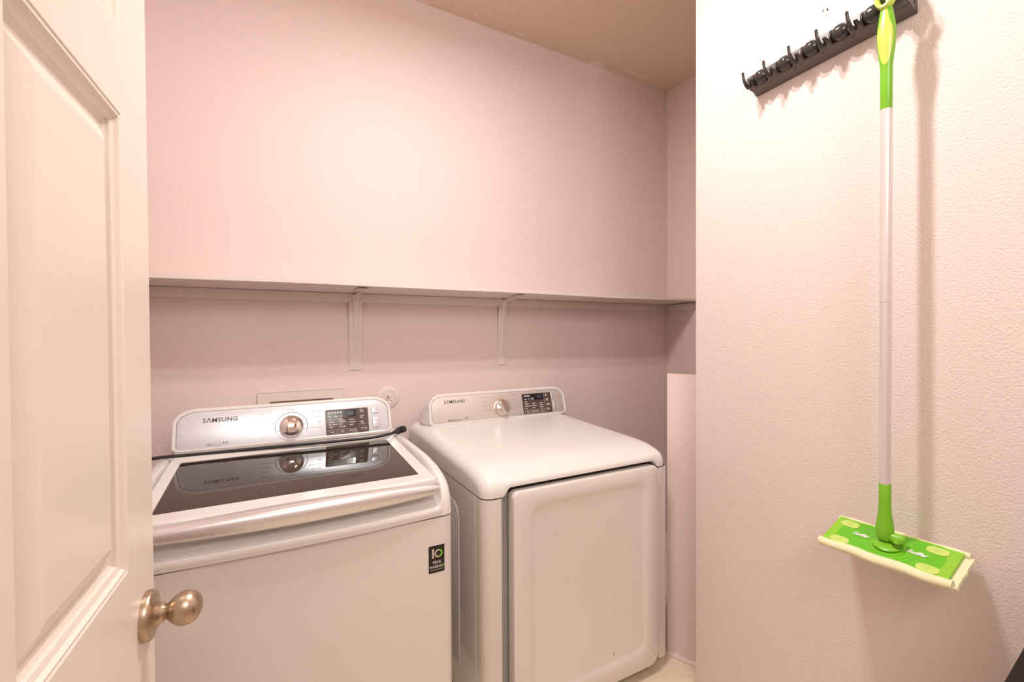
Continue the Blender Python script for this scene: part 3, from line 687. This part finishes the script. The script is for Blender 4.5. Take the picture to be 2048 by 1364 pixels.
link('button_edge', bm, M['inkW'], pn, 0)
bm = bmesh.new(); arc(bm, F, X(1.143), .0890, .004, 0, 2*PI, .0007, 20, .0032); text_bm(bm, 'Power', F, X(1.143), .0800, .005, 'CENTER', c=.003); text_bm(bm, '\u25b7II', F, X(1.148), .0520, .009, 'CENTER', c=.003); text_bm(bm, 'Start\nPause', F, X(1.148), .0370, .0068, 'CENTER', c=.003)
link('button_lettering', bm, M['inkL'], pn, 0)

# ------------------------------------------------------------------ open panelled door with knob
dn = Vector((.9985, -.0550, 0)).normalized(); dd = Vector((.0550, .9985, 0)).normalized()
P0 = Vector((-.1369, .7054, 0))
dr1 = empty('door_1', (P0.x-.04, P0.y-.72, 0), 'open white six-panel interior door with embossed wood grain', None, None, 'structure')
Fo = Frame(P0, dd, (0, 0, 1))         # u along the door toward its free edge, n out of the face
if Fo.n.dot(dn) < 0: Fo.n = -Fo.n
T0, T1, ZT = -.735, .0385, 2.03
cols_ = [(-.645, -.420), (-.280, -.0560)]; rows_ = [(.13, .700), (.8765, 1.3865), (1.4745, 1.90)]
bm = bmesh.new()
def q4(x0, y0, x1, y1, c=0):
    bm.faces.new([bm.verts.new(Fo.p(a, b, c)) for a, b in ((x0, y0), (x1, y0), (x1, y1), (x0, y1))])
xsr = [T0]+[v for c in cols_ for v in c]+[T1]; zsr = [.01]+[v for r_ in rows_ for v in r_]+[ZT]
for i in range(len(xsr)-1):
    for j in range(len(zsr)-1):
        if i % 2 == 1 and j % 2 == 1: continue
        q4(xsr[i], zsr[j], xsr[i+1], zsr[j+1])
for (x0, y0, x1, y1) in ((T0, .01, T1, ZT),):
    a = [Fo.p(x0, y0), Fo.p(x1, y0), Fo.p(x1, y1), Fo.p(x0, y1)]; b = [p-Fo.n*.035 for p in a]
    A4 = [bm.verts.new(p) for p in a]; B4 = [bm.verts.new(p) for p in b]
    bm.faces.new(B4[::-1])
    for i in range(4): bm.faces.new((A4[i], B4[i], B4[(i+1) % 4], A4[(i+1) % 4]))
bmesh.ops.remove_doubles(bm, verts=bm.verts[:], dist=1e-5)
link('frame', bm, M['door'], dr1, 30)
prof = [(0, 0), (.002, -.0012), (.0045, -.0012), (.007, -.0050), (.0125, -.0068), (.0135, -.0100), (.0175, -.0122), (.0235, -.0125), (.0270, -.0115), (.0405, -.0032), (.045, -.0022)]
for ci, (x0, x1) in enumerate(cols_):
    for (y0, y1) in rows_:
        bm = bmesh.new(); prev = None
        for s, c in prof:
            ring = [bm.verts.new(Fo.p(a, b, c)) for a, b in ((x0+s, y0+s), (x1-s, y0+s), (x1-s, y1-s), (x0+s, y1-s))]
            if prev:
                for i in range(4): bm.faces.new((prev[i], prev[(i+1) % 4], ring[(i+1) % 4], ring[i]))
            prev = ring
        bm.faces.new(prev)
        link('panel', bm, M['door'], dr1, 12)
kc = Fo.p(0, .7946)
Fk = Frame(kc, dd, (0, 0, 1)); Fk.n = dn.copy()
bm = bmesh.new(); lathe(bm, [(.0292, .0), (.0296, .0035), (.0292, .0075), (.0275, .0095), (.0225, .0105), (.0180, .0120), (.0135, .0155), (.0112, .0190), (.0108, .0200)], Fk, 48)
kb = sub(link('knob', bm, M['bronze'], dr1, 50))
bm = bmesh.new()
egg = [(.0092, .0190), (.0092, .0215), (.0098, .0230)]
for k in range(1, 20):
    a = PI*k/20; egg.append((.0205*math.sin(a)*(1-.10*math.cos(a)), .0405-.0195*math.cos(a)))
egg = egg[:3]+[e for e in egg[3:] if e[1] > .0235]
lathe(bm, egg+[(.0005, .0601)], Fk, 48, 1.0, 1.0)
o = link('knob_grip', bm, M['bronze'], kb, 50); o['label'] = 'brushed nickel egg-shaped grip'

# ------------------------------------------------------------------ tool rack on the right wall
rk = empty('mop_rack', (1.28, .65, 1.87), 'black plastic wall rack with five ball grips and fold-out hooks', 'tool rack')
RY0, RY1 = .838, .462
tilt = math.radians(1.9)
# frame along the rack: u toward -Y (camera side), v up, n out of the wall (-X)
Fr = Frame((1.28, RY0, 1.8385), (0, -math.cos(tilt), math.sin(tilt)), (0, math.sin(tilt), math.cos(tilt)))
if Fr.n.x > 0: Fr.n = -Fr.n
L = RY0-RY1
def rsolid(bm, u0, u1, prof):
    """extrude a (v, n) profile from u0 to u1; ends pulled in a little"""
    a = [bm.verts.new(Fr.p(u0, v, n)) for v, n in prof]; b = [bm.verts.new(Fr.p(u1, v, n)) for v, n in prof]; k = len(prof)
    bm.faces.new(a); bm.faces.new(b[::-1])
    for i in range(k): bm.faces.new((a[i], b[i], b[(i+1) % k], a[(i+1) % k]))
bm = bmesh.new()
rsolid(bm, 0, L, [(0, 0), (.0, .004), (.004, .012), (.058, .012), (.062, .004), (.062, 0)])
rsolid(bm, .004, L-.0, [(.0, .004), (.0022, .0170), (.0095, .0345), (.0125, .0365), (.0150, .0345), (.0150, .010), (.002, .004)])
rsolid(bm, .004, L-.0, [(.054, .010), (.054, .020), (.056, .022), (.061, .004)])
sub(link('base_bar', bm, M['rackp'], rk, 30))
bu = [.0395+.0675*k for k in range(5)]
# end cap block at the camera end, blocks between the grips
hk = [u-.034 for u in bu]+[bu[-1]+.034]
for i, u in enumerate(hk):
    bm = bmesh.new(); u0, u1 = (max(u-.0145, .001), u+.0145) if i < 5 else (u-.0145, L-.001)
    rsolid(bm, u0, u1, [(.006, .012), (.0100, .034), (.012, .0430), (.017, .0530), (.040, .0500), (.056, .0260), (.0615, .012)])
    es = [e for e in bm.edges]; bmesh.ops.bevel(bm, geom=es, offset=.0022, segments=2, affect='EDGES')
    sub(link('hook_housing', bm, M['rackp'], rk, 45))
for u in bu:
    bm = bmesh.new(); rsolid(bm, u-.0195, u+.0195, [(.0145, .010), (.0145, .0135), (.055, .0135), (.055, .010)]); link('grip_recess', bm, M['rubber'], rk)
for u in bu:
    bm = bmesh.new(); Fb = Frame(Fr.p(u, .0290, .0390), Fr.u, Fr.v); Fb.n = Fr.n.copy()
    prof_ = []
    for k in range(0, 25):
        a = -PI/2+PI*k/24; prof_.append((max(.0004, .0195*math.cos(a)*(1-.02*math.cos(9*a))), .0195*math.sin(a)))
    Fl = Frame(Fb.o, Fr.n, Fr.v); Fl.n = Fr.u.copy()
    lathe(bm, prof_, Fl, 32)
    link('ball_grip', bm, M['ball'], rk, 60)
    bm = bmesh.new(); lathe(bm, [(.0045, 0), (.0045, .0006)], Frame(Fr.p(u+.021, .0108, .0301), Fr.u, Fr.v) if False else Fb.__class__(Fr.p(u+.021, .0108, .0300), Fr.u, Fr.v), 14); link('screw_hole', bm, M['black'], rk)
for i, u in enumerate(hk):
    uu_ = max(u, .012)
    base = Fr.p(uu_, .020, .042); pts_ = [(.018, .046), (.0090, .053), (.0085, .0605), (.0160, .0690), (.0290, .0755), (.0450, .0780)]
    bm = bmesh.new(); P = smoothpath([Fr.p(uu_-.0005*k, v, n) for k, (v, n) in enumerate(pts_)], 6)
    tube(bm, P, [.0062-.0030*k/len(P) for k in range(len(P))], 10, 1, Fr.u)
    hkp = sub(link('hook', bm, M['ball'], rk, 60))
    bm = bmesh.new(); P = smoothpath([Fr.p(uu_+.006, .0200, .048), Fr.p(uu_+.006, .0220, .0560), Fr.p(uu_+.006, .0270, .0585)], 4); tube(bm, P, .0048, 8, 1, Fr.u); link('hinge_tab', bm, M['ball'], hkp, 60)

# ------------------------------------------------------------------ hanging floor mop
mp_ = empty('floor_mop', (1.205, .485, .67), 'green and silver flat floor mop hanging from the black rack', 'mop')
yb_, yt_ = .4875, .4915
def ax(z): return Vector((1.205+.004*(z-.68)/1.2, yb_+(yt_-yb_)*(z-.68)/1.2, z))
def vlathe(zr, sx=1, sy=1, seg=28):
    bm = bmesh.new(); rings = []
    for z, r_ in zr:
        c = ax(z); rings.append([bm.verts.new(c+Vector((r_*sx*math.cos(2*PI*i/seg), r_*sy*math.sin(2*PI*i/seg), 0))) for i in range(seg)])
    for a, b in zip(rings, rings[1:]):
        for i in range(seg): bm.faces.new((a[i], a[(i+1) % seg], b[(i+1) % seg], b[i]))
    bm.faces.new(rings[0][::-1]); bm.faces.new(rings[-1]); return bm
link('lower_pole', vlathe([(.8045, .0106), (1.2070, .0108), (1.2071, .0100), (1.2078, .0100)]), M['tube'], mp_)
link('upper_pole', vlathe([(1.2078, .0100), (1.2079, .0110), (1.6330, .0110)]), M['tube'], mp_)
bm = vlathe([(1.6290, .0113), (1.6325, .0126), (1.70, .0128), (1.725, .0128), (1.745, .0150), (1.770, .0182), (1.790, .0196), (1.810, .0190), (1.830, .0165), (1.845, .0140), (1.853, .0125), (1.857, .010)], .8, .88)
hg = sub(link('handle_grip', bm, M['green'], mp_, 60))
# hanging loop
bm = bmesh.new(); pr = None; K = 32; cz = 1.877; c0 = ax(cz)+Vector((-.006, 0, .0))
for i in range(K):
    a = 2*PI*i/K; rad = .0185
    c = c0+Vector((0, rad*.74*math.cos(a), rad*1.15*math.sin(a))); od = Vector((0, math.cos(a), math.sin(a)))
    ring = [bm.verts.new(c+od*p*.0042+Vector((q*.011, 0, 0))) for p, q in ((-1, -.8), (-1, .8), (-.4, 1), (.5, 1), (1, .7), (1, -.7), (.5, -1), (-.4, -1))]
    if pr is None: first = ring
    else:
        for k in range(8): bm.faces.new((pr[k], pr[(k+1) % 8], ring[(k+1) % 8], ring[k]))
    pr = ring
for k in range(8): bm.faces.new((pr[k], pr[(k+1) % 8], first[(k+1) % 8], first[k]))
o = link('hanging_loop', bm, M['lime'], mp_, 50)
# lime inlay on the front of the grip
bm = bmesh.new(); ca = math.atan2(-.50, -.86)
zs_ = [1.728+.128*k/26 for k in range(27)]; grid = []
def grip_r(z):
    T = [(1.6365, .0113), (1.70, .0122), (1.725, .0128), (1.745, .0150), (1.770, .0182), (1.790, .0196), (1.810, .0190), (1.830, .0165), (1.845, .0140), (1.853, .0125), (1.86, .0120)]
    for (a, b), (c, d) in zip(T, T[1:]):
        if a <= z <= c: return b+(d-b)*(z-a)/(c-a)
    return T[-1][1]
for z in zs_:
    s = (z-1.728)/.128; hwid = .95*math.sin(PI*min(1, s*.93+.0)**.8)**.55 if 0 < s < 1 else .05
    hwid = max(.08, hwid*(1.0 if s < .55 else 1-.35*smst(.55, .8, s))); R_ = grip_r(z)+.0006
    grid.append([bm.verts.new(ax(z)+Vector((R_*.8*math.cos(ca-.38+hwid*t/6), R_*.88*math.sin(ca-.38+hwid*t/6), 0))) for t in range(-6, 7)])
for a, b in zip(grid, grid[1:]):
    for i in range(12): bm.faces.new((a[i], a[i+1], b[i+1], b[i]))
link('grip_inlay', bm, M['lime'], hg, 60, False)
# lower green sleeve and swivel fork
bm = vlathe([(.681, .0125), (.685, .0150), (.694, .0168), (.706, .0168), (.720, .0155), (.740, .0124), (.76, .0115), (.8055, .0113), (.807, .0104)], .9, 1); sub(link('lower_sleeve', bm, M['green'], mp_, 50))
# head
Hc = Vector((1.205, .4822, .672)); a_ = Vector((-.01, 1, -.012)).normalized(); b_ = Vector((.942, .0, .336)); b_ = (b_-a_*b_.dot(a_)).normalized()
Fh = Frame(Hc, -a_, b_)       # u toward the camera end (-Y), v toward the wall, n up
if Fh.n.z < 0: Fh.n = -Fh.n
HL, HW = .1185, .057
bm = bmesh.new(); lathe(bm, [(.0105, 0), (.0105, .0190), (.009, .0225), (.004, .0240)], Frame(ax(.690)+Vector((0, -.0135, 0)), (1, 0, 0), (0, 0, 1)), 24)
link('swivel_fork', bm, M['green'], mp_, 40)
bm = bmesh.new(); lathe(bm, [(.0270, .0), (.0268, .003), (.024, .0045), (.015, .005), (.010, .006), (.001, .0065)], Frame(Fh.o, Fh.u, Fh.n.cross(Fh.u)) if False else Fh, 40); link('swivel_disc', bm, M['green'], mp_, 50)
bm = bmesh.new()
rings = []; K = 40
tube(bm, [Hc+Fh.n*.004+Fh.u*.020+Fh.v*-.004, Hc+Fh.n*.012+Fh.u*.020, Hc+Fh.n*.020+Fh.u*.017], [.009, .010, .006], 14); link('swivel_cup', bm, M['green'], mp_, 60)
# board plate
bm = bmesh.new(); slab(bm, Fh, rrect(-HL+.003, -HW+.010, HL-.006, HW-.006, .003, seg=3), -.012, -.0035, .001); bd = sub(link('head_board', bm, M['boardend'], mp_))
bm = bmesh.new()
# rippled centre field: real concentric ridges
nu, nv = 120, 44; U0, U1, V0, V1 = -.088, .086, -.0445, .0475; gr = []
for i in range(nu+1):
    row = []
    for j in range(nv+1):
        v = V0+(V1-V0)*j/nv; bulge = .010*(1-((v-(V0+V1)/2)/((V1-V0)/2))**2)
        u = (U0-bulge)+((U1+bulge)-(U0-bulge))*i/nu; rad = math.hypot(u, v*1.0)
        hgt = -.0030+.0011*math.sin(rad*2*PI/.0110)*max(0, 1-rad/.085)
        if i in (0, nu) or j in (0, nv): hgt = -.0042
        row.append(bm.verts.new(Fh.p(u, v, hgt)))
    gr.append(row)
for i in range(nu):
    for j in range(nv): bm.faces.new((gr[i][j], gr[i+1][j], gr[i+1][j+1], gr[i][j+1]))
link('rippled_field', bm, M['board'], bd, 180, False)
# oval cloth grippers
for (gu, gv) in ((-.0815, -.0330), (-.0855, .0300), (.0780, -.0320), (.0760, .0300)):
    bm = bmesh.new(); slab(bm, Fh, rrect(gu-.019, gv-.0112, gu+.019, gv+.0112, .0111, seg=8), -.0045, -.0012, .0008); g = sub(link('cloth_gripper', bm, M['grip'], bd))
    bm = bmesh.new(); ticks(bm, Fh, gu, gv, .001, .0075, [k*PI/3+.3 for k in range(6)], .0005, -.0011); link('gripper_slits', bm, M['board'], g, 0, False)
bm = bmesh.new()
Ft = Frame(Fh.o, Fh.u, Fh.v); Ft.n = Fh.n
for uc, sz in ((-.053, .0135), (.0500, .0150)): text_bm(bm, 'Swiffer', Ft, uc, .002 if uc > 0 else .004, sz, 'CENTER', c=-.0018, shear=.35, bold=.0005, sx=.82)
link('lettering', bm, M['inkW'], bd, 0)
# cloth: pad below and rolled long edges, ragged end
bm = bmesh.new(); slab(bm, Fh, rrect(-HL, -HW+.004, HL+.004, HW-.002, .002, seg=2), -.019, -.0120, .002); cl = sub(link('cleaning_cloth', bm, M['cloth'], mp_))
for sgn, rad, wv in ((-1, .0085, -HW+.009), (1, .0060, HW-.0050)):
    bm = bmesh.new(); K = 40; prev = None
    for i in range(K+1):
        u = -HL+(2*HL+.002)*i/K; wob = .0010*math.sin(u*70+sgn)
        wd2 = rad*(1+.25*math.sin(PI*i/K*1.0)*(1 if sgn < 0 else .3))
        ring = []
        for k in range(12):
            a = 2*PI*k/12; ring.append(bm.verts.new(Fh.p(u, wv+wd2*math.cos(a)*(1.15)+wob*.6, -.0095+rad*1.05*math.sin(a)+wob)))
        if prev:
            for k in range(12): bm.faces.new((prev[k], prev[(k+1) % 12], ring[(k+1) % 12], ring[k]))
        else: bm.faces.new(ring)
        prev = ring
    bm.faces.new(prev[::-1]); link('rolled_edge', bm, M['cloth'], cl, 60)
bm = bmesh.new(); rs = random.Random(11); prev = None
for i in range(33):
    v = -HW+.006+(2*HW-.012)*i/32; e = rs.uniform(.0015, .0045)
    ring = [bm.verts.new(Fh.p(HL-.012, v, -.019)), bm.verts.new(Fh.p(HL-.006, v, -.0105)), bm.verts.new(Fh.p(HL+.006+e*.4, v, -.0125)), bm.verts.new(Fh.p(HL+.0055+e, v, -.0175))]
    if prev:
        for k in range(3): bm.faces.new((prev[k], prev[k+1], ring[k+1], ring[k]))
    prev = ring
link('frayed_end', bm, M['cloth'], cl, 50, False)

# chipped paint above the rack
bm = bmesh.new(); rs = random.Random(4)
Fwl = Frame((XM, .60, 1.78), (0, -1, 0), (0, 0, 1)); Fwl.n = Vector((-1, 0, 0))
for k in range(9):
    u, v, q = rs.gauss(-0.015, .0045), rs.gauss(0.1507, .011), rs.uniform(.0012, .0034)
    bm.faces.new([bm.verts.new(Fwl.p(u+q*rs.uniform(.5, 1)*math.cos(a), v+q*rs.uniform(.6, 1.6)*math.sin(a), .0004)) for a in (0, .9, 1.8, 2.8, 3.7, 4.7, 5.5)])
wr = sub(bpy.data.objects['wall_right'])
o = link('paint_chip', bm, mat('bare_plaster', (.50, .43, .37), .9, var=(200, .3)), wr, 0); o['kind'] = 'stuff'

# ------------------------------------------------------------------ black object in the lower right corner
hm = empty('black_panel', (1.0, .28, 0), 'black slanted upright panel cut off by the bottom right corner of the frame', 'panel')
Fx = Frame((1.0, .433, 0), (0, -1, 0), (0, 0, 1))
bm = bmesh.new(); slab(bm, Fx, [(.0, 0), (.34, 0), (.60, .86), (.585, .90), (.30, .90), (.27, .88)], -.024, .0, .004)
link('board', bm, M['bulk'], hm)
bm = bmesh.new(); tube(bm, smoothpath([Fx.p(.33, .90, -.012), Fx.p(.36, .94, -.012), Fx.p(.50, .94, -.012), Fx.p(.53, .90, -.012)], 5), .007, 8); link('carry_handle', bm, M['bulk'], hm, 60)

# debris on the floor near the added low panel
for x, y, s, lb in ((1.2216, 1.0365, .0016, 'dark round crumb on the cream floor, largest and nearest the camera'), (1.2105, 1.0720, .0011, 'small dark crumb on the cream floor nearest the dryer corner'), (1.2560, 1.0600, .0010, 'small dark crumb on the cream floor nearest the pink baseboard')):
    o = link('floor_crumb', lathe(bmesh.new(), [(s, 0), (s*.9, s*.8), (s*.3, s*1.2)], Frame((x, y, .0001), (1, 0, 0), (0, 1, 0)), 8, 1, .8), M['gap']); tag(o, lb, 'crumb', 'crumbs on the floor')

# the rack and the mop hang on the right wall: bring both to its distance
for root in (rk, mp_):
    k_ = XM/1.28
    root.location = EYE+(root.location-EYE)*k_; root.scale = (k_, k_, k_)
for o in sc.objects:
    if o.type == 'MESH' and any(t_ in o.name for t_ in ('lettering', 'rust_flakes', 'touch_outline', 'dial_scale', 'gripper_slits', 'button_edge', 'scuff_mark')) and o.parent: o['kind'] = 'stuff'
